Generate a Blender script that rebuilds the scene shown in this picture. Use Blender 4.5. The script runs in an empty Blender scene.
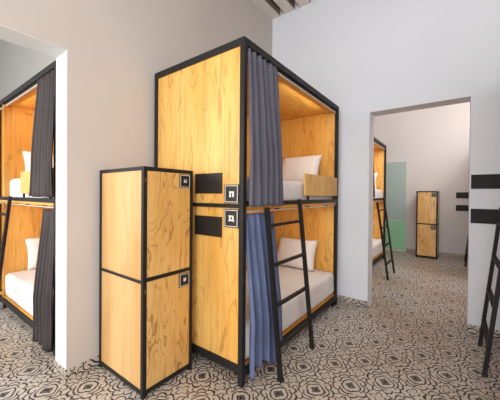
import bpy, bmesh, math, random
from mathutils import Vector, Matrix
C = bpy.context.scene.collection
PI = math.pi

# ------------------------------------------------------------------ materials
def newmat(name):
    m = bpy.data.materials.new(name); m.use_nodes = True
    nt = m.node_tree; b = nt.nodes['Principled BSDF']
    return m, nt, b
def N(nt, t, **k):
    n = nt.nodes.new(t)
    for a, v in k.items(): setattr(n, a, v)
    return n
def L(nt, a, b): nt.links.new(a, b)
def math_(nt, op, a, b=None, c=None):
    n = N(nt, 'ShaderNodeMath', operation=op)
    for i, v in enumerate((a, b, c)):
        if v is None: continue
        if isinstance(v, (int, float)): n.inputs[i].default_value = v
        else: L(nt, v, n.inputs[i])
    return n.outputs[0]
def mixc(nt, f, a, b):
    n = N(nt, 'ShaderNodeMix', data_type='RGBA')
    if isinstance(f, (int, float)): n.inputs[0].default_value = f
    else: L(nt, f, n.inputs[0])
    for i, v in ((6, a), (7, b)):
        if isinstance(v, tuple): n.inputs[i].default_value = (*v, 1)
        else: L(nt, v, n.inputs[i])
    return n.outputs[2]
def srgb(r, g, b):
    f = lambda c: (c/255/12.92) if c/255 <= .04045 else ((c/255+.055)/1.055)**2.4
    return (f(r), f(g), f(b))
def noise(nt, vec, scale, detail=2, rough=.5, dist=0):
    n = N(nt, 'ShaderNodeTexNoise'); n.inputs['Scale'].default_value = scale
    n.inputs['Detail'].default_value = detail; n.inputs['Roughness'].default_value = rough
    n.inputs['Distortion'].default_value = dist
    if vec is not None: L(nt, vec, n.inputs['Vector'])
    return n.outputs[0]
def ramp01(nt, v, a, b):
    n = N(nt, 'ShaderNodeMapRange', interpolation_type='SMOOTHSTEP')
    L(nt, v, n.inputs[0]); n.inputs[1].default_value = a; n.inputs[2].default_value = b
    return n.outputs[0]
def bump(nt, b, h, s=.2, d=.01):
    n = N(nt, 'ShaderNodeBump'); n.inputs['Strength'].default_value = s; n.inputs['Distance'].default_value = d
    L(nt, h, n.inputs['Height']); L(nt, n.outputs[0], b.inputs['Normal'])

def wood(name, light, mid, dark, scl=(3.4, 3.4, .6), rings=15, gloss=.45, line=.52):
    m, nt, b = newmat(name)
    tc = N(nt, 'ShaderNodeTexCoord'); oi = N(nt, 'ShaderNodeObjectInfo')
    off = math_(nt, 'MULTIPLY', oi.outputs['Random'], 37.0)
    cb = N(nt, 'ShaderNodeCombineXYZ'); L(nt, off, cb.inputs[0]); L(nt, off, cb.inputs[2])
    ad = N(nt, 'ShaderNodeVectorMath', operation='ADD'); L(nt, tc.outputs['Object'], ad.inputs[0]); L(nt, cb.outputs[0], ad.inputs[1])
    mp = N(nt, 'ShaderNodeMapping'); mp.inputs['Scale'].default_value = scl; L(nt, ad.outputs[0], mp.inputs[0])
    n1 = noise(nt, mp.outputs[0], 1.0, 3, .45, .35)
    # rotary-cut veneer: thin growth-ring contours, broken up, over fine streaks
    mp3 = N(nt, 'ShaderNodeMapping'); mp3.inputs['Scale'].default_value = tuple(v*2.6 for v in scl); L(nt, ad.outputs[0], mp3.inputs[0])
    n4 = noise(nt, mp3.outputs[0], 1.0, 2, .5, .3)
    fld = math_(nt, 'ADD', n1, math_(nt, 'MULTIPLY', n4, .16))
    s = math_(nt, 'SINE', math_(nt, 'MULTIPLY', fld, rings*6.283))
    ln = ramp01(nt, s, .60, 1.0)
    mp2 = N(nt, 'ShaderNodeMapping'); mp2.inputs['Scale'].default_value = tuple(v*9 for v in scl[:2])+(scl[2]*3,); L(nt, ad.outputs[0], mp2.inputs[0])
    n2 = noise(nt, mp2.outputs[0], 1.0, 3, .6)
    n3 = noise(nt, mp.outputs[0], .8, 2)
    c = mixc(nt, ramp01(nt, n3, .35, .65), light, mid)
    brk = ramp01(nt, n4, .38, .62)
    c = mixc(nt, math_(nt, 'MULTIPLY', math_(nt, 'MULTIPLY', ln, line), math_(nt, 'ADD', math_(nt, 'MULTIPLY', brk, .75), .15)), c, dark)
    c = mixc(nt, math_(nt, 'MULTIPLY', ramp01(nt, n2, .45, .8), .38), c, dark)
    vo = N(nt, 'ShaderNodeTexVoronoi'); vo.inputs['Scale'].default_value = 3.1; L(nt, ad.outputs[0], vo.inputs['Vector'])
    kn = math_(nt, 'SUBTRACT', 1.0, ramp01(nt, vo.outputs['Distance'], .012, .04))
    c = mixc(nt, math_(nt, 'MULTIPLY', kn, .7), c, tuple(v*.4 for v in dark))
    L(nt, c, b.inputs['Base Color']); b.inputs['Roughness'].default_value = gloss
    return m
def plain(name, col, rough=.6, var=.06, sc=6, metal=0, bumpy=0, bs=80):
    m, nt, b = newmat(name)
    tc = N(nt, 'ShaderNodeTexCoord')
    n = noise(nt, tc.outputs['Object'], sc, 3)
    c = mixc(nt, ramp01(nt, n, .3, .7), tuple(v*(1-var) for v in col), tuple(min(1, v*(1+var)) for v in col))
    L(nt, c, b.inputs['Base Color']); b.inputs['Roughness'].default_value = rough; b.inputs['Metallic'].default_value = metal
    if bumpy: bump(nt, b, noise(nt, tc.outputs['Object'], bs, 3), bumpy, .004)
    return m

M = {}
M['ply'] = wood('pine_plywood', srgb(232, 186, 104), srgb(222, 162, 74), srgb(160, 92, 28))
M['ply_in'] = wood('pine_plywood_inner_glow', srgb(238, 184, 96), srgb(226, 158, 68), srgb(160, 90, 28))  # same plywood, orange glow inside the bunks put into the colour
M['ply_roof'] = wood('pine_plywood_roof', srgb(238, 178, 84), srgb(228, 154, 58), srgb(168, 98, 32), scl=(3, .55, 3))
M['ply_lock'] = wood('locker_plywood', srgb(226, 182, 112), srgb(212, 160, 86), srgb(150, 98, 44), scl=(4, 4, 1.3), rings=15, gloss=.3, line=.8)
M['ply_pale'] = wood('lit_locker_plywood', srgb(216, 178, 122), srgb(206, 156, 92), srgb(180, 126, 66), scl=(3, 3, .5), rings=4, gloss=.28, line=.25)  # locker plywood with the lit side's reflections put into the colour
M['black'] = plain('black_steel', srgb(34, 32, 31), .5, .1, 9)
M['dark'] = plain('dark_steel', srgb(58, 57, 55), .4, .08, 9)
for q in ('black', 'dark'): M[q].node_tree.nodes['Principled BSDF'].inputs['Specular IOR Level'].default_value = .25
M['panel'] = plain('black_panel', srgb(30, 26, 24), .5, .12, 20)
M['white'] = plain('white_mark', srgb(225, 222, 215), .6, .02)
M['track'] = plain('white_track', srgb(215, 208, 198), .4, .02)
M['linen'] = plain('white_linen', srgb(232, 226, 222), .85, .03, 5, bumpy=.3, bs=9)
M['pillow'] = plain('white_pillow', srgb(240, 232, 224), .85, .03, 5, bumpy=.35, bs=12)
M['cur_up'] = plain('slate_curtain', srgb(84, 82, 93), .8, .12, 5, bumpy=.15, bs=30)
M['cur_low'] = plain('skylit_curtain', srgb(88, 99, 130), .75, .14, 5, bumpy=.15, bs=30)  # curtain cloth with blue sky reflection put into the colour
M['cur_dark'] = plain('backlit_curtain', srgb(62, 55, 53), .8, .15, 5, bumpy=.15, bs=30)  # shade of the backlit next-room curtains put into the colour
M['chrome'] = plain('steel_pin', srgb(200, 200, 195), .25, .02, 9, 1)
M['w_left'] = plain('shaded_plaster', srgb(196, 187, 180), .9, .025, 1.2, bumpy=.05, bs=40)  # wall turned from the light, its shade put into the colour
M['w_back'] = plain('lit_plaster', srgb(230, 234, 240), .85, .02, 1.2, bumpy=.05, bs=40)  # wall facing the light, cool brightness put into the colour
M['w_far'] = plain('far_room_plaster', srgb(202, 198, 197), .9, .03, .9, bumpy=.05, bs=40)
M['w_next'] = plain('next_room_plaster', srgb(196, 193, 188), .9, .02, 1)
M['paint'] = plain('white_joist_paint', srgb(222, 216, 208), .7, .03, 4)
M['reveal'] = plain('white_reveal', srgb(214, 215, 215), .8, .01, 4)  # whiter than the wall around the left opening
M['joist'] = plain('brown_joist_wood', srgb(150, 128, 110), .7, .15, 12)
M['stripe'] = plain('black_wall_paint', srgb(26, 24, 23), .7, .06, 12)
m, nt, b = newmat('frosted_glass'); M['frost'] = m
b.inputs['Base Color'].default_value = (*srgb(164, 184, 180), 1); b.inputs['Roughness'].default_value = .3
m, nt, b = newmat('green_glass'); M['green'] = m
b.inputs['Base Color'].default_value = (*srgb(150, 206, 168), 1); b.inputs['Roughness'].default_value = .3

# patterned encaustic floor tiles: flowers on a lattice, dark line drawing on beige
X0, Y0, SX, SY = -.80, 2.255, .1868, .1925
def tile_mat(name, plane='XY'):
    m, nt, b = newmat(name)
    tc = N(nt, 'ShaderNodeNewGeometry'); sp = N(nt, 'ShaderNodeSeparateXYZ'); L(nt, tc.outputs['Position'], sp.inputs[0])
    a_, b_ = {'XY': (0, 1), 'XZ': (0, 2), 'YZ': (1, 2)}[plane]
    wn = N(nt, 'ShaderNodeTexNoise'); wn.inputs['Scale'].default_value = 14; wn.inputs['Detail'].default_value = 1
    L(nt, tc.outputs['Position'], wn.inputs['Vector'])
    ws = N(nt, 'ShaderNodeSeparateColor'); L(nt, wn.outputs['Color'], ws.inputs[0])
    px = math_(nt, 'ADD', sp.outputs[a_], math_(nt, 'MULTIPLY', math_(nt, 'SUBTRACT', ws.outputs[0], .5), .034))
    py = math_(nt, 'ADD', sp.outputs[b_], math_(nt, 'MULTIPLY', math_(nt, 'SUBTRACT', ws.outputs[1], .5), .034))
    dx = math_(nt, 'DIVIDE', math_(nt, 'SUBTRACT', px, X0), SX); dy = math_(nt, 'DIVIDE', math_(nt, 'SUBTRACT', py, Y0 if plane == 'XY' else 0.1), SY)
    u = math_(nt, 'MULTIPLY', math_(nt, 'ADD', dx, dy), .5); v = math_(nt, 'MULTIPLY', math_(nt, 'SUBTRACT', dx, dy), .5)
    def flower(u, v):
        fu = math_(nt, 'SUBTRACT', u, math_(nt, 'ROUND', u)); fv = math_(nt, 'SUBTRACT', v, math_(nt, 'ROUND', v))
        x = math_(nt, 'MULTIPLY', math_(nt, 'ADD', fu, fv), .19); y = math_(nt, 'MULTIPLY', math_(nt, 'SUBTRACT', fu, fv), .19)
        r = math_(nt, 'SQRT', math_(nt, 'ADD', math_(nt, 'MULTIPLY', x, x), math_(nt, 'MULTIPLY', y, y)))
        th = math_(nt, 'ARCTAN2', y, x)
        return x, y, r, th
    def line(r, R, w):    # 1 on the line
        d = math_(nt, 'ABSOLUTE', math_(nt, 'SUBTRACT', r, R))
        return math_(nt, 'SUBTRACT', 1.0, ramp01(nt, d, w*.55, w*1.25))
    def petals(th, n, R, a, ph=0):   # rounded lobes with inward cusps
        s = math_(nt, 'ABSOLUTE', math_(nt, 'SINE', math_(nt, 'MULTIPLY', math_(nt, 'ADD', th, ph), n/2)))
        return math_(nt, 'ADD', math_(nt, 'MULTIPLY', math_(nt, 'POWER', s, .7), a), R)
    x, y, r, th = flower(u, v)
    d1 = math_(nt, 'MAXIMUM', math_(nt, 'ABSOLUTE', x), math_(nt, 'ABSOLUTE', y)) 
    core = math_(nt, 'SUBTRACT', 1.0, ramp01(nt, math_(nt, 'ADD', math_(nt, 'MULTIPLY', math_(nt, 'ABSOLUTE', x), 1.0), math_(nt, 'ABSOLUTE', y)), .035, .043))
    hole = line(math_(nt, 'ADD', math_(nt, 'ABSOLUTE', x), math_(nt, 'ABSOLUTE', y)), .022, .003)
    core = math_(nt, 'MULTIPLY', core, math_(nt, 'SUBTRACT', 1.0, math_(nt, 'MULTIPLY', hole, .6)))
    l1 = line(r, petals(th, 4, .056, .008, PI/4), .0062)
    l2 = line(r, petals(th, 6, .080, .012, .3), .0058)
    l3 = line(r, petals(th, 9, .102, .024, .1), .0070)
    gap = ramp01(nt, math_(nt, 'SINE', math_(nt, 'ADD', math_(nt, 'MULTIPLY', th, 3.0), .7)), -.75, -.45)
    l2 = math_(nt, 'MULTIPLY', l2, gap)
    # spokes from the second ring outward
    sp_ = math_(nt, 'ABSOLUTE', math_(nt, 'SINE', math_(nt, 'MULTIPLY', math_(nt, 'ADD', th, .1), 4.5)))
    spoke = math_(nt, 'MULTIPLY', math_(nt, 'SUBTRACT', 1.0, ramp01(nt, sp_, .1, .22)), math_(nt, 'MULTIPLY', ramp01(nt, r, .086, .09), math_(nt, 'SUBTRACT', 1.0, ramp01(nt, r, .102, .106))))
    x2, y2, r2, th2 = flower(math_(nt, 'ADD', u, .5), math_(nt, 'ADD', v, .5))
    x3, y3, r3, th3 = flower(math_(nt, 'ADD', u, .5), v)
    outside = ramp01(nt, r, .120, .126)
    k1 = line(r2, petals(th2, 4, .012, .034, PI/4), .0058)
    k2 = line(r2, petals(th2, 8, .062, .02), .0058)
    k = math_(nt, 'MULTIPLY', math_(nt, 'MAXIMUM', k1, k2), outside)
    tot = core
    for q in (l1, l2, l3, spoke, k): tot = math_(nt, 'MAXIMUM', tot, q)
    # grout joints through the flower centres
    gx = math_(nt, 'ABSOLUTE', math_(nt, 'SUBTRACT', math_(nt, 'FRACT', math_(nt, 'ADD', math_(nt, 'DIVIDE', math_(nt, 'SUBTRACT', sp.outputs[a_], X0), SX), .5)), .5))
    gy = math_(nt, 'ABSOLUTE', math_(nt, 'SUBTRACT', math_(nt, 'FRACT', math_(nt, 'ADD', math_(nt, 'DIVIDE', math_(nt, 'SUBTRACT', sp.outputs[b_], Y0), SY), .5)), .5))
    gr = math_(nt, 'SUBTRACT', 1.0, ramp01(nt, math_(nt, 'MINIMUM', gx, gy), .004, .011))
    big = noise(nt, tc.outputs['Position'], .9, 2)
    base = mixc(nt, ramp01(nt, big, .35, .65), srgb(196, 181, 164), srgb(208, 201, 194))
    sm = noise(nt, tc.outputs['Position'], 60, 2)
    base = mixc(nt, math_(nt, 'MULTIPLY', sm, .25), base, srgb(140, 126, 110))
    c = mixc(nt, math_(nt, 'MULTIPLY', gr, .3), base, srgb(90, 82, 75))
    c = mixc(nt, math_(nt, 'MULTIPLY', tot, 1.0), c, srgb(34, 28, 31))
    L(nt, c, b.inputs['Base Color']); b.inputs['Roughness'].default_value = .4
    b.inputs['Specular IOR Level'].default_value = .3
    return m
M['floor'] = tile_mat('flower_tiles')
M['tile_xz'] = tile_mat('flower_tiles_on_back_walls', 'XZ')
M['tile_yz'] = tile_mat('flower_tiles_on_side_walls', 'YZ')

# ------------------------------------------------------------------ mesh helpers
def box(bm, x0, x1, y0, y1, z0, z1, mi=0, bev=0.0):
    t = bmesh.new(); bmesh.ops.create_cube(t, size=1)
    for v in t.verts: v.co = Vector(((x0+x1)/2+v.co.x*(x1-x0), (y0+y1)/2+v.co.y*(y1-y0), (z0+z1)/2+v.co.z*(z1-z0)))
    if bev: bmesh.ops.bevel(t, geom=t.edges[:], offset=bev, segments=2, affect='EDGES', profile=.6)
    add(bm, t, mi)
def add(bm, t, mi=0):
    for f in t.faces: f.material_index = mi
    me = bpy.data.meshes.new('tmp'); t.to_mesh(me); t.free(); bm.from_mesh(me); bpy.data.meshes.remove(me)
def bar(bm, a, b, w, d, side, mi=0, bev=.003):
    """rectangular bar from a to b, w measured along vector side"""
    a, b = Vector(a), Vector(b); ax = (b-a).normalized(); s = (Vector(side)-ax*ax.dot(Vector(side))).normalized(); n = ax.cross(s)
    t = bmesh.new(); bmesh.ops.create_cube(t, size=1); ln = (b-a).length
    for v in t.verts: v.co = (a+b)/2 + ax*v.co.z*ln + s*v.co.x*w + n*v.co.y*d
    bmesh.ops.recalc_face_normals(t, faces=t.faces[:])
    if bev: bmesh.ops.bevel(t, geom=t.edges[:], offset=bev, segments=2, affect='EDGES')
    add(bm, t, mi)
def obj(name, bm, mats, parent=None, smooth=False):
    me = bpy.data.meshes.new(name); bm.to_mesh(me); bm.free()
    for m_ in (mats if isinstance(mats, (list, tuple)) else [mats]): me.materials.append(m_)
    if smooth:
        for p in me.polygons: p.use_smooth = True
    o = bpy.data.objects.new(name, me); C.objects.link(o); o.parent = parent
    return o
def boxes(name, lst, mat, parent=None, bev=0.0):
    bm = bmesh.new()
    for q in lst: box(bm, *q[:6], q[6] if len(q) > 6 else 0, bev)
    return obj(name, bm, mat, parent)
def tag(o, label, cat, group=None):
    o['label'] = label; o['category'] = cat
    if group: o['group'] = group
    return o
def empty(name, label, cat, loc=(0, 0, 0), rz=0, group=None):
    o = bpy.data.objects.new(name, None); C.objects.link(o); o.location = loc; o.rotation_euler = (0, 0, rz)
    return tag(o, label, cat, group)
def struct(name, lst, mat, bev=0.0):
    o = boxes(name, lst, mat, None, bev); o['kind'] = 'structure'; return o
def dup(root, loc, rz, label, group=None):
    r = root.copy(); C.objects.link(r); r.location = loc; r.rotation_euler = (0, 0, rz); r['label'] = label
    if group: r['group'] = group
    for ch in list(root.children):
        c = ch.copy(); C.objects.link(c); c.parent = r
        for g in list(ch.children):
            d = g.copy(); C.objects.link(d); d.parent = c
    return r

# ------------------------------------------------------------------ setting
W1, W2, W2B, YB, J, HC = -2.314, 3.644, 3.86, 7.95, .846, 4.073
D1, D2, DH, JH, T = -.888, .09, 2.41, 2.436, .204
LB = -2.42            # left wall of the far room
XR = 1.47
struct('floor', [(-12.1, 1.6, -3.2, 8.1, -.08, 0)], M['floor'])
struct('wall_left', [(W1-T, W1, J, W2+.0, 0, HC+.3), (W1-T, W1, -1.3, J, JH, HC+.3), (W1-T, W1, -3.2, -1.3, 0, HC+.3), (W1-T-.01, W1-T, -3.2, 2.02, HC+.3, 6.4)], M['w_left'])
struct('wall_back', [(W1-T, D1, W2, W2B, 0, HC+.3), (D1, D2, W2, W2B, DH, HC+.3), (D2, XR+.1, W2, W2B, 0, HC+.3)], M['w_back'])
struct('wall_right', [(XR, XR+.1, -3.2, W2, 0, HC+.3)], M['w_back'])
struct('wall_far', [(LB-.1, XR+.1, YB, YB+.12, 0, HC+.3)], M['w_far'])
struct('wall_far_left', [(LB-.12, LB, W2B, YB, 0, HC+.3)], M['w_far'])
struct('wall_far_right', [(XR, XR+.1, W2B, YB, 0, 1.0), (XR, XR+.1, W2B, YB, 2.6, HC+.3), (XR, XR+.1, W2B, 4.6, 1.0, 2.6), (XR, XR+.1, 7.0, YB, 1.0, 2.6)], M['w_far'])
struct('wall_next', [(-12.1, W1-T, 2.02, 2.12, 0, 6.4)], M['w_next'])
struct('wall_next_left', [(-12.1, -12.0, -3.2, 2.02, 0, 6.4)], M['w_next'])
# ceiling boards above white painted joists
struct('ceiling_next', [(-12.1, W1-T, -3.2, 2.12, 6.4, 6.45)], M['w_next'])
struct('ceiling', [(W1-T-.2, XR+.1, -3.2, YB+.12, HC+.2, HC+.25)], M['joist'])
x = W1; k = 1
xs = [(W1, -2.18)] + [(-2.083+.245*i, -2.083+.245*i+.148) for i in range(15)]
for a_, b_ in xs:
    bm = bmesh.new(); box(bm, a_, min(b_, XR), -3.2, W2, HC+.004, HC+.2, 1); box(bm, a_, min(b_, XR), -3.2, W2, HC, HC+.004, 0)
    o = obj('trim_%d' % k, bm, [M['paint'], M['joist']]); o['kind'] = 'structure'; k += 1
struct('trim_%d' % k, [(W1-T-.001, W1-.0005, J-.004, J, .0, JH-.004), (W1-T-.001, W1-.0005, -1.3, J, JH-.004, JH)], M['reveal'])
struct('baseboard_left', [(W1, W1+.012, J, W2, 0, .075)], M['tile_yz'])
struct('baseboard_opening', [(W1-T, W1+.012, J-.012, J, 0, .075)], M['tile_xz'])
struct('baseboard_back', [(W1+.012, D1+.012, W2-.012, W2, 0, .075), (D2-.012, XR, W2-.012, W2, 0, .075)], M['tile_xz'])
struct('baseboard_far', [(LB, XR, YB-.012, YB, 0, .08)], M['tile_xz'])
struct('baseboard_next', [(-12.0, W1-T, 2.008, 2.02, 0, .075)], M['tile_xz'])

# frosted glass door in the far wall
gp = empty('glass_door', 'tall frosted glass door with a pale green lower pane in far room', 'glass door', (-1.47, YB-.05, 0))
boxes('upper_pane', [(-.5, .43, 0, .02, .775, 2.25)], M['frost'], gp)['label'] = 'grey-green frosted upper pane'
boxes('lower_pane', [(-.5, .43, 0, .02, .03, .755)], M['green'], gp)['label'] = 'brighter mint green lower pane'
boxes('door_frame', [(-.5, .43, -.005, .03, .755, .775), (.425, .44, -.005, .045, .0, 2.26), (-.5, .43, -.005, .045, 2.25, 2.262), (-.5, .43, 0, .03, .0, .03)], M['track'], gp)

# black painted panels on walls
def wallpanel(x0, x1, y, z0, z1, label, group):
    o = boxes('wall_panel', [(-(x1-x0)/2, (x1-x0)/2, -.008, 0, 0, z1-z0)], M['stripe'], None, .001); o.location = ((x0+x1)/2, y, z0)
    tag(o, label, 'wall panel', group)
wallpanel(D2+.012, .78, W2-.0005, 1.462, 1.605, 'upper black band on the white wall right of the doorway', 'black bands on the near white wall')
wallpanel(D2+.012, .78, W2-.0005, 1.113, 1.259, 'lower black band on the white wall right of the doorway', 'black bands on the near white wall')
wallpanel(-.044, .245, YB-.0005, 1.343, 1.481, 'upper small black rectangle on the far room wall', 'small black rectangles on the far wall')
wallpanel(-.044, .245, YB-.0005, 1.057, 1.192, 'lower small black rectangle on the far room wall', 'small black rectangles on the far wall')

# ------------------------------------------------------------------ signs
def sign(parent, name, u0, z0, w, h, face, marks, label=None):
    """square black sign. face 'y': lies in plane y=0 looking to -y, u is x.  face 'x': plane x=0 looking to +x, u is y"""
    def bx(u0, u1, z0, z1, d0, d1):
        return (u0, u1, -d1, -d0, z0, z1) if face == 'y' else (d0, d1, u0, u1, z0, z1)
    o = boxes(name, [bx(u0, u0+w, z0, z0+h, 0, .006)], M['panel'], parent)
    i = w*.05; t = w*.032
    boxes('sign_border', [bx(u0+i, u0+w-i, z0+i, z0+i+t, .006, .0075), bx(u0+i, u0+w-i, z0+h-i-t, z0+h-i, .006, .0075),
                          bx(u0+i, u0+i+t, z0+i+t, z0+h-i-t, .006, .0075), bx(u0+w-i-t, u0+w-i, z0+i+t, z0+h-i-t, .006, .0075)], M['white'], o)
    boxes('sign_letter', [bx(u0+w*a, u0+w*b, z0+h*c, z0+h*d, .006, .0075) for a, b, c, d in [tuple(.5+(q-.5)*.85 for q in m_) for m_ in marks]], M['white'], o)
    if label: o['label'] = label
    return o
MK_C = [(.34, .72, .55, .66), (.36, .47, .34, .55), (.60, .72, .30, .55), (.33, .50, .30, .37)]
MK_D = [(.36, .70, .58, .68), (.34, .45, .36, .60), (.61, .72, .36, .60), (.38, .68, .33, .43), (.28, .40, .30, .36), (.66, .78, .30, .36), (.28, .36, .62, .68)]
MK_12 = [(.33, .42, .34, .68), (.33, .50, .34, .42), (.54, .70, .60, .68), (.62, .70, .34, .68), (.50, .70, .34, .42)]
MK_11 = [(.36, .47, .36, .68), (.36, .70, .60, .70), (.60, .70, .40, .70), (.36, .62, .34, .43), (.48, .58, .48, .54)]

# ------------------------------------------------------------------ bunk bed
BW, BL, BH = 1.062, 1.95, 2.505
def make_bed(label):
    t = empty('bunk_bed', label, 'bunk bed', group='plywood bunk beds')
    p = .040
    for (a, b) in ((0, 0), (0, 1), (1, 0), (1, 1)):
        xx = -BW if a else -p; yy = BL-p if b else 0
        boxes('post', [(xx, xx+p, yy, yy+p, 0, BH)], M['black'], t, .003)
    boxes('top_frame', [(-p, 0, p, BL-p, 2.452, BH), (-BW, -BW+p, p, BL-p, 2.452, BH), (-BW+p, -p, 0, p, 2.452, BH), (-BW+p, -p, BL-p, BL, 2.452, BH),
                        (-p, -.018, p, BL-p, 2.434, 2.452)], M['black'], t, .002)
    boxes('middle_frame', [(-p, 0, p, BL-p, 1.297, 1.335), (-BW, -BW+p, p, BL-p, 1.297, 1.335), (-BW+p, -p, 0, p, 1.284, 1.314), (-BW+p, -p, BL-p, BL, 1.284, 1.314)], M['black'], t, .002)
    boxes('base_frame', [(-p, 0, p, BL-p, .065, .122), (-BW, -BW+p, p, BL-p, .065, .122), (-BW+p, -p, 0, p, .09, .15), (-BW+p, -p, BL-p, BL, .09, .15)], M['black'], t, .002)
    boxes('foot', [(-.034, -.004, BL-.12, BL-.09, 0, .065)], M['black'], t, .002)
    boxes('end_panel', [(-BW+p, -p, .012, .030, 1.314, 2.452)], M['ply'], t)
    boxes('end_panel', [(-BW+p, -p, .012, .030, .15, 1.284)], M['ply'], t)
    boxes('end_panel', [(-BW+p, -p, BL-.030, BL-.012, 1.314, 2.452)], M['ply_in'], t)
    boxes('end_panel', [(-BW+p, -p, BL-.030, BL-.012, .15, 1.284)], M['ply_in'], t)
    boxes('back_panel', [(-BW+.012, -BW+.028, p, BL-p, 1.335, 2.452)], M['ply_in'], t)
    boxes('back_panel', [(-BW+.012, -BW+.028, p, BL-p, .122, 1.297)], M['ply_in'], t)
    boxes('roof_panel', [(-BW+p, -p, p, BL-p, 2.44, 2.452)], M['ply_roof'], t)
    boxes('bed_base', [(-BW+p, -.012, p, BL-p, 1.272, 1.297)], M['ply_roof'], t)
    boxes('bed_base', [(-BW+p, -.020, p, BL-p, .122, .137)], M['ply_roof'], t)
    for z in (2.422, 1.252):
        boxes('curtain_track', [(-.040, -.022, p, BL-p, z, z+.009)], M['track'], t)
    for yy in (.5, 1.1, 1.62): boxes('track_bracket', [(-.045, -.017, yy, yy+.03, 1.261, 1.272)], M['black'], t)
    g = boxes('guard_board', [(-.018, .0, 1.0, 1.905, 1.378, 1.602)], M['ply'], t, .002)
    for yy in (1.07, 1.80): boxes('board_bracket', [(-.016, -.002, yy, yy+.03, 1.335, 1.378)], M['black'], g)
    boxes('black_name_panel', [(-.503, -.211, .004, .012, 1.39, 1.548)], M['panel'], t)
    boxes('black_name_panel', [(-.503, -.211, .004, .012, 1.058, 1.212)], M['panel'], t)
    s1 = sign(t, 'bed_sign', -.175, 1.320, .135, .135, 'y', MK_C, 'square black sign with white border and letter, upper bunk')
    s2 = sign(t, 'bed_sign', -.175, 1.141, .135, .135, 'y', MK_D, 'square black sign with white border and letter, lower bunk')
    return t
PA = (-1.223, 1.56, 0)
bedA = make_bed('tall plywood and black steel bunk bed in the near room beside the two-door locker')
bedA.location = PA
PC = (-2.733-BL, .909, 0); PB = (-1.300, 4.88, 0); PD = (.36, 3.56, 0)
bedB = dup(bedA, PB, 0, 'bunk bed in the far room, seen through the doorway beside the frosted glass')
for o in list(bedB.children):
    if o.name.startswith('guard_board'):
        for c in list(o.children): bpy.data.objects.remove(c)
        bpy.data.objects.remove(o)
bedC = dup(bedA, PC, -PI/2, 'bunk bed in the next room, seen through the left opening')
boxes('foot', [(-.034, -.004, .31, .34, 0, .065)], M['black'], bedC, .002)
for z0, z1 in ((1.335, 2.44), (.122, 1.272)):
    boxes('partition_panel', [(-BW+.04, -.006, .285, .318, z0, z1)], M['ply_in'], bedC)
bedD = dup(bedA, PD, PI, 'bunk bed against the right wall that carries the nearest ladder')
BEDS = {'A': (PA, 0), 'B': (PB, 0), 'C': (PC, -PI/2), 'D': (PD, PI)}
def put(o, bed, local, extra=0):
    loc, rz = BEDS[bed]
    o.location = Vector(loc) + Matrix.Rotation(rz, 3, 'Z') @ Vector(local); o.rotation_euler = (0, 0, rz+extra)
    return o

# ------------------------------------------------------------------ ladders
def make_ladder(label):
    t = empty('bunk_ladder', label, 'ladder', group='black bunk ladders')
    top, bot, W = (-.140, 1.340), (0.0, .0), .56   # x, z of top and foot, foot at origin
    def P(y, z): return (bot[0]+(top[0]-bot[0])*z/1.34, y, z)
    for y in (0, W):
        bm = bmesh.new(); bar(bm, P(y, .004), P(y, 1.345 if y else 1.285), .042, .028, (0, 1, 0)); s = obj('side_rail', bm, M['black'], t)
        bm = bmesh.new(); box(bm, -.017, .017, y-.024, y+.024, 0, .018, 0, .003); obj('rubber_foot', bm, M['panel'], s)
    for z in (.244, .540, .842, 1.144):
        bm = bmesh.new(); bar(bm, P(.018, z), P(W-.018, z), .036, .020, (1, 0, 0)); obj('rung', bm, M['black'], t)
    return t
ladA = make_ladder('black steel ladder leaning on the near bunk bed, in front of its lower curtain')
put(ladA, 'A', (.178, .24, 0))
for b_, off, lab in (('B', .18, 'black ladder leaning on the bunk bed at the left of the far room'),
                     ('C', .178, 'black ladder leaning on the bunk bed in the next room, at left edge'),
                     ('D', .185, 'large black ladder at the right edge, in front of the wall with black bands')):
    l = dup(ladA, (0, 0, 0), 0, lab); put(l, b_, (off, .24 if b_ != 'D' else .20, 0))
    if b_ == 'B': l.location.x = -.915; l.location.y = 5.05; l.rotation_euler[1] = math.radians(-2)
# far room, right side: only its ladder shows beside the door jamb
l = dup(ladA, (.125, 7.55, 0), PI, 'dark ladder just past the right doorway jamb in the far room, below small black rectangles')
bedE = dup(bedA, (.315, 7.78, 0), PI, 'bunk bed on the right side of the far room behind the doorway jamb')

# ------------------------------------------------------------------ bedding
def soft_box(name, sx, sy, sz, mat, r=.05, wr=.006, seed=0, top_puff=.012):
    bm = bmesh.new(); bmesh.ops.create_cube(bm, size=1)
    for v in bm.verts: v.co = Vector((v.co.x*sx, v.co.y*sy, (v.co.z+.5)*sz))
    bmesh.ops.bevel(bm, geom=bm.edges[:], offset=r, segments=4, affect='EDGES', profile=.5)
    bmesh.ops.subdivide_edges(bm, edges=[e for e in bm.edges if e.calc_length() > .12], cuts=9, use_grid_fill=True)
    from mathutils import noise as nz
    for v in bm.verts:
        q = v.co*5+Vector((seed*3.1, 0, 0)); w = nz.noise(q)*wr + nz.noise(v.co*14+Vector((seed, 0, 0)))*wr*.4
        n = Vector((v.co.x/(sx/2), v.co.y/(sy/2), (v.co.z-sz/2)/(sz/2)))
        if v.co.z > .03: v.co += n*w
        if v.co.z > sz*.6: v.co.z += top_puff*(1-(2*v.co.x/sx)**2)*(1-(2*v.co.y/sy)**2)
    o = obj(name, bm, mat, None, True)
    return o
def mattress(bed, zb, h, y0, y1, label):
    o = soft_box('mattress', .96, y1-y0, h, M['linen'], .055, .005, len(label))
    tag(o, label, 'mattress', 'white mattresses on the bunks'); put(o, bed, (-.490 if zb < 1 else -.53, (y0+y1)/2, zb))
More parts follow.
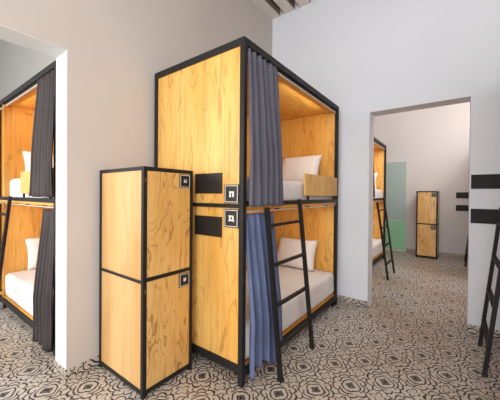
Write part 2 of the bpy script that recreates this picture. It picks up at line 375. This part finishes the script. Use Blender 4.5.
def pillow(bed, local, tilt, label, w=.58, h=.40, yaw=0):
    # cushion standing on its long edge, leaning back against the far end panel
    bm = bmesh.new(); n = 18; V = {}
    from mathutils import noise as nz
    for side in (1, -1):
        for i in range(n+1):
            for j in range(n+1):
                u = i/n*2-1; v = j/n*2-1
                edge = max(abs(u), abs(v))
                if side == -1 and edge == 1: V[side, i, j] = V[1, i, j]; continue
                th = .072*((1-u**4)*(1-v**4))**.5*(1+.12*nz.noise(Vector((u*2, v*2, side*3+len(label)))))
                pin = 1-.06*(1-abs(u)**2)*(abs(v)**3) ; pinv = 1-.07*(1-abs(v)**2)*(abs(u)**3)
                V[side, i, j] = bm.verts.new((u*w/2*pinv, side*th, h/2+v*h/2*pin))
        for i in range(n):
            for j in range(n):
                q = [V[side, i, j], V[side, i+1, j], V[side, i+1, j+1], V[side, i, j+1]]
                bm.faces.new(q if side == -1 else q[::-1])
    bmesh.ops.rotate(bm, verts=bm.verts[:], cent=(0, 0, 0), matrix=Matrix.Rotation(-tilt, 3, 'X'))
    mz = min(v.co.z for v in bm.verts)
    for v in bm.verts: v.co.z -= mz
    o = obj('pillow', bm, M['pillow'], None, True); tag(o, label, 'pillow', 'white pillows on the bunks')
    put(o, bed, local, yaw)
mattress('A', 1.297, .225, .06, 1.89, 'white mattress on the upper bunk of the near bed')
mattress('A', .142, .280, .06, 1.89, 'white mattress on the lower bunk of the near bed behind the ladder')
mattress('C', 1.297, .255, .34, 1.89, 'white mattress on the upper bunk of the next room bed, beyond the left opening')
mattress('C', .142, .280, .34, 1.89, 'white mattress on the lower bunk of the next room bed, beyond the left opening')
mattress('B', 1.297, .225, .06, 1.89, 'white mattress on the upper bunk of the far room bed')
mattress('B', .142, .280, .06, 1.89, 'white mattress on the lower bunk of the far room bed')
pillow('A', (-.46, 1.70, 1.530), .38, 'white pillow leaning at the head of the near upper bunk, behind the guard board')
pillow('A', (-.50, 1.70, .430), .36, 'white pillow leaning at the head of the near lower bunk, behind the ladder')
pillow('C', (-.47, .435, 1.532), .30, 'white pillow on the upper bunk of the next room bed, beside its dark curtain', yaw=PI)
pillow('C', (-.50, .435, .430), .30, 'white pillow on the lower bunk of the next room bed, beside its dark curtain', yaw=PI)
pillow('B', (-.44, 1.70, 1.530), .36, 'white pillow on the upper bunk of the far room bed')
pillow('B', (-.50, 1.70, .430), .36, 'white pillow on the lower bunk of the far room bed')

# ------------------------------------------------------------------ curtains
def curtain(bed, yt, yb, zt, zb, xt, xb, folds, amp_t, amp_b, mat, label, seed=0, hem=0.01, bulge=0.0):
    rnd = random.Random(seed); ns, nz_ = folds*14, 36
    ph = [rnd.uniform(.7, 1.3) for _ in range(folds+2)]; a2 = [rnd.uniform(.6, 1.25) for _ in range(folds+2)]
    cum = [0]
    for q in ph[:folds]: cum.append(cum[-1]+q)
    tot = cum[-1]
    bm = bmesh.new(); grid = []
    from mathutils import noise as nz
    for k in range(nz_+1):
        f = k/nz_                       # 0 top, 1 bottom
        row = []
        for i in range(ns+1):
            s = i/ns; q = s*tot; j = max(m_ for m_ in range(folds) if cum[m_] <= q+1e-9)
            fr = (q-cum[j])/ph[j]
            am = (amp_t+(amp_b-amp_t)*min(1, f*1.6))*(a2[j]*(1-fr)+a2[j+1]*fr)
            wave = math.sin(fr*2*PI+math.sin(f*3+j)*.35*f)
            fine = math.sin(q*2*PI*2+j)*.25*(1-f)**2
            y = yt[0]+(yt[1]-yt[0])*s; y2 = yb[0]+(yb[1]-yb[0])*s
            ff = f**.8; yy = y*(1-ff)+y2*ff + .010*nz.noise(Vector((s*5, f*2.5, seed)))
            yy += math.cos(fr*2*PI)*.30*am*(.4+.6*f)
            xx = xt*(1-min(1, f*1.5))+xb*min(1, f*1.5) + am*(wave+fine) + bulge*math.sin(PI*s)*f + .012*nz.noise(Vector((s*3, f*2, seed+9)))*f
            zz = zt+(zb-zt)*f
            if f > .9: zz += hem*(math.sin(s*9+seed)+1)*(f-.9)*10*.5
            row.append(bm.verts.new((xx-xb, yy-yb[0], zz-zb)))
        grid.append(row)
    for k in range(nz_):
        for i in range(ns): bm.faces.new((grid[k][i], grid[k][i+1], grid[k+1][i+1], grid[k+1][i]))
    bmesh.ops.recalc_face_normals(bm, faces=bm.faces[:])
    o = obj('curtain', bm, mat, None, True)
    sm = o.modifiers.new('thick', 'SOLIDIFY'); sm.thickness = .003
    tag(o, label, 'curtain', 'bunk curtains'); put(o, bed, (xb, yb[0], zb)); return o
curtain('A', (.050, .455), (.020, .495), 2.440, 1.292, -.008, .030, 6, .014, .028, M['cur_up'], 'slate grey curtain drawn to the front post of the near upper bunk', 3, .01, .012)
curtain('A', (.050, .44), (.030, .50), 1.238, .050, -.030, .040, 5, .012, .034, M['cur_low'], 'slate grey curtain with blue skylight in its colour, hanging to the floor on the near lower bunk behind the ladder', 5, .07)
curtain('C', (1.54, 1.91), (1.42, 1.955), 2.440, 1.345, -.008, .022, 6, .010, .016, M['cur_dark'], 'curtain coloured dark as backlit on the upper bunk seen through the left opening', 8, .01)
curtain('C', (1.60, 1.90), (1.60, 1.965), 1.238, .035, -.030, .035, 5, .010, .026, M['cur_dark'], 'curtain coloured dark as backlit, hanging to the floor through the left opening', 11, .03)

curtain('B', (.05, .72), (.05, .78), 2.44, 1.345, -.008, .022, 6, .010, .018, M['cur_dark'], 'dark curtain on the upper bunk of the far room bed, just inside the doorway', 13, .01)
# ------------------------------------------------------------------ lockers
def make_locker(label):
    t = empty('locker', label, 'locker', group='two-door plywood lockers')
    w, d, h, p = .609, .432, 1.567, .028
    fr = []
    for xx in (-w, -p):
        for yy in (0, d-p): fr.append((xx, xx+p, yy, yy+p, 0, h))
    for z0, z1 in ((h-.026, h), (.025, .055)):
        fr += [(-w+p, -p, 0, p, z0, z1), (-w+p, -p, d-p, d, z0, z1), (-w, -w+p, p, d-p, z0, z1), (-p, 0, p, d-p, z0, z1)]
    fr += [(-w+p, -p, 0, p, .775, .795), (-w+p, -p, d-p, d, .775, .795), (-w, -w+p, p, d-p, .775, .797), (-p, 0, p, d-p, .788, .812)]
    boxes('frame', fr, M['black'], t, .002)
    boxes('front_trim', [(-w+p, -p, -.001, .004, .7935, .797)], M['dark'], t)
    for z0, z1 in ((.055, .775), (.795, h-.026)):
        boxes('side_panel', [(-w+p, -p, .006, .018, z0, z1)], M['ply_pale'], t)
        boxes('side_panel', [(-w+p, -p, d-.018, d-.006, z0, z1)], M['ply_lock'], t)
        boxes('back_panel', [(-w+.006, -w+.018, p, d-p, z0, z1)], M['ply_lock'], t)
    boxes('top_panel', [(-w+p, -p, p, d-p, h-.016, h-.006)], M['ply_lock'], t)
    boxes('shelf', [(-w+p, -p, p, d-p, .778, .790)], M['ply_lock'], t)
    boxes('bottom_panel', [(-w+p, -p, p, d-p, .03, .042)], M['ply_lock'], t)
    for z0, z1, mk in ((.058, .785, MK_11), (.815, h-.029, MK_12)):
        dr = boxes('door', [(-.018, -.002, p+.003, d-p-.003, z0, z1)], M['ply_lock'], t)
        s = sign(dr, 'number_sign', d-p-.105, z1-.107, .1, .1, 'x', [tuple(.5+(q-.5)*.8 for q in m_) for m_ in mk], 'small black square sign with white border')
        s.location.x = -.002
        # flatten the sign's own pieces under the door: thing > door > sign is the deepest level kept
        for c in list(s.children):
            c.parent = dr; c.location.x = -.002
        boxes('hinge_pin', [(.0, .004, .010, .018, z1-.075, z1-.045)], M['chrome'], dr)
    return t
lockA = make_locker('tall two-door plywood locker with black frame in front of the near bunk bed')
lockA.location = (-1.677, 1.065, 0)
lockB = dup(lockA, (-.765, 7.34, 0), -PI/2, 'plywood locker with two doors against the wall of the far room')
lockB.scale = (1, .94, .957)

# ------------------------------------------------------------------ light
def area(name, loc, target, sx, sy, power, col):
    l = bpy.data.lights.new(name, 'AREA'); l.shape = 'RECTANGLE'; l.size = sx; l.size_y = sy; l.energy = power; l.color = col
    o = bpy.data.objects.new(name, l); C.objects.link(o); o.location = loc
    o.rotation_euler = (Vector(target)-Vector(loc)).to_track_quat('-Z', 'Y').to_euler(); return o
area('window_light', (.5, -2.9, 2.0), (-.6, 3, 1.3), 3.0, 2.6, 135, (.93, .96, 1.0))
area('side_fill', (1.42, .3, 1.9), (-1.6, 3.0, 1.3), 2.0, 2.0, 48, (.95, .97, 1.0))  # fill added to brighten bunk interiors and left wall, no window here
area('ceiling_fill', (-.6, -.4, 3.9), (-.9, 1.2, 0), 2.5, 2.5, 40, (1.0, .94, .87))
area('next_room_window', (-4.6, -2.9, 1.9), (-4.3, 2, 1.5), 3.6, 2.4, 190, (1.0, .99, .97))
area('far_room_window', (1.40, 6.2, 2.0), (-1.6, 7.4, 1.5), 1.6, 1.5, 32, (1.0, .97, .95))
area('far_room_fill', (.9, 5.4, 3.6), (-.6, 7.95, 2.7), 1.6, 1.2, 70, (1.0, .98, .97))
area('far_locker_fill', (-.2, 4.3, 3.5), (-.5, 7.95, 1.4), 1.0, .8, 32, (1.0, .98, .96))  # unseen fill added above the doorway to brighten the far locker
def bunk_fill(bed, z, p):  # fill strips added under bunk roofs in place of bounced light
    loc, rz = BEDS[bed]; R = Matrix.Rotation(rz, 3, 'Z')
    yc = .95 if bed == 'C' else 1.2; a = Vector(loc)+R @ Vector((-.07, yc, z)); t = Vector(loc)+R @ Vector((-.85, yc, z-.8))
    area('bunk_fill_light', a, t, .9, .04, p, (1.0, .95, .86))
for b_ in ('A', 'C', 'B'):
    bunk_fill(b_, 2.40, 3.0); bunk_fill(b_, 1.225, 2.4)

w = bpy.data.worlds.new('world'); bpy.context.scene.world = w; w.use_nodes = True
bg = w.node_tree.nodes['Background']; bg.inputs[0].default_value = (.95, .97, 1, 1); bg.inputs[1].default_value = .9

# ------------------------------------------------------------------ camera
F, YAW, PIT, ROLL, CY = 279.45, .640783, .00801, .00817, 197.285
fw = Vector((-math.sin(YAW)*math.cos(PIT), math.cos(YAW)*math.cos(PIT), -math.sin(PIT)))
r = Vector((math.cos(YAW), math.sin(YAW), 0)); u = r.cross(fw)
r2 = r*math.cos(ROLL)+u*math.sin(ROLL); u2 = -r*math.sin(ROLL)+u*math.cos(ROLL)
cd = bpy.data.cameras.new('camera'); cam = bpy.data.objects.new('camera', cd); C.objects.link(cam)
mt = Matrix((r2, u2, -fw)).transposed().to_4x4(); mt.translation = Vector((0, 0, 1.38)); cam.matrix_world = mt
cd.sensor_width = 36; cd.lens = F/500*36; cd.shift_y = (CY-200)/500; cd.clip_start = .05
bpy.context.scene.camera = cam
vs = bpy.context.scene.view_settings
vs.view_transform = 'Standard'; vs.look = 'None'; vs.exposure = 0.08
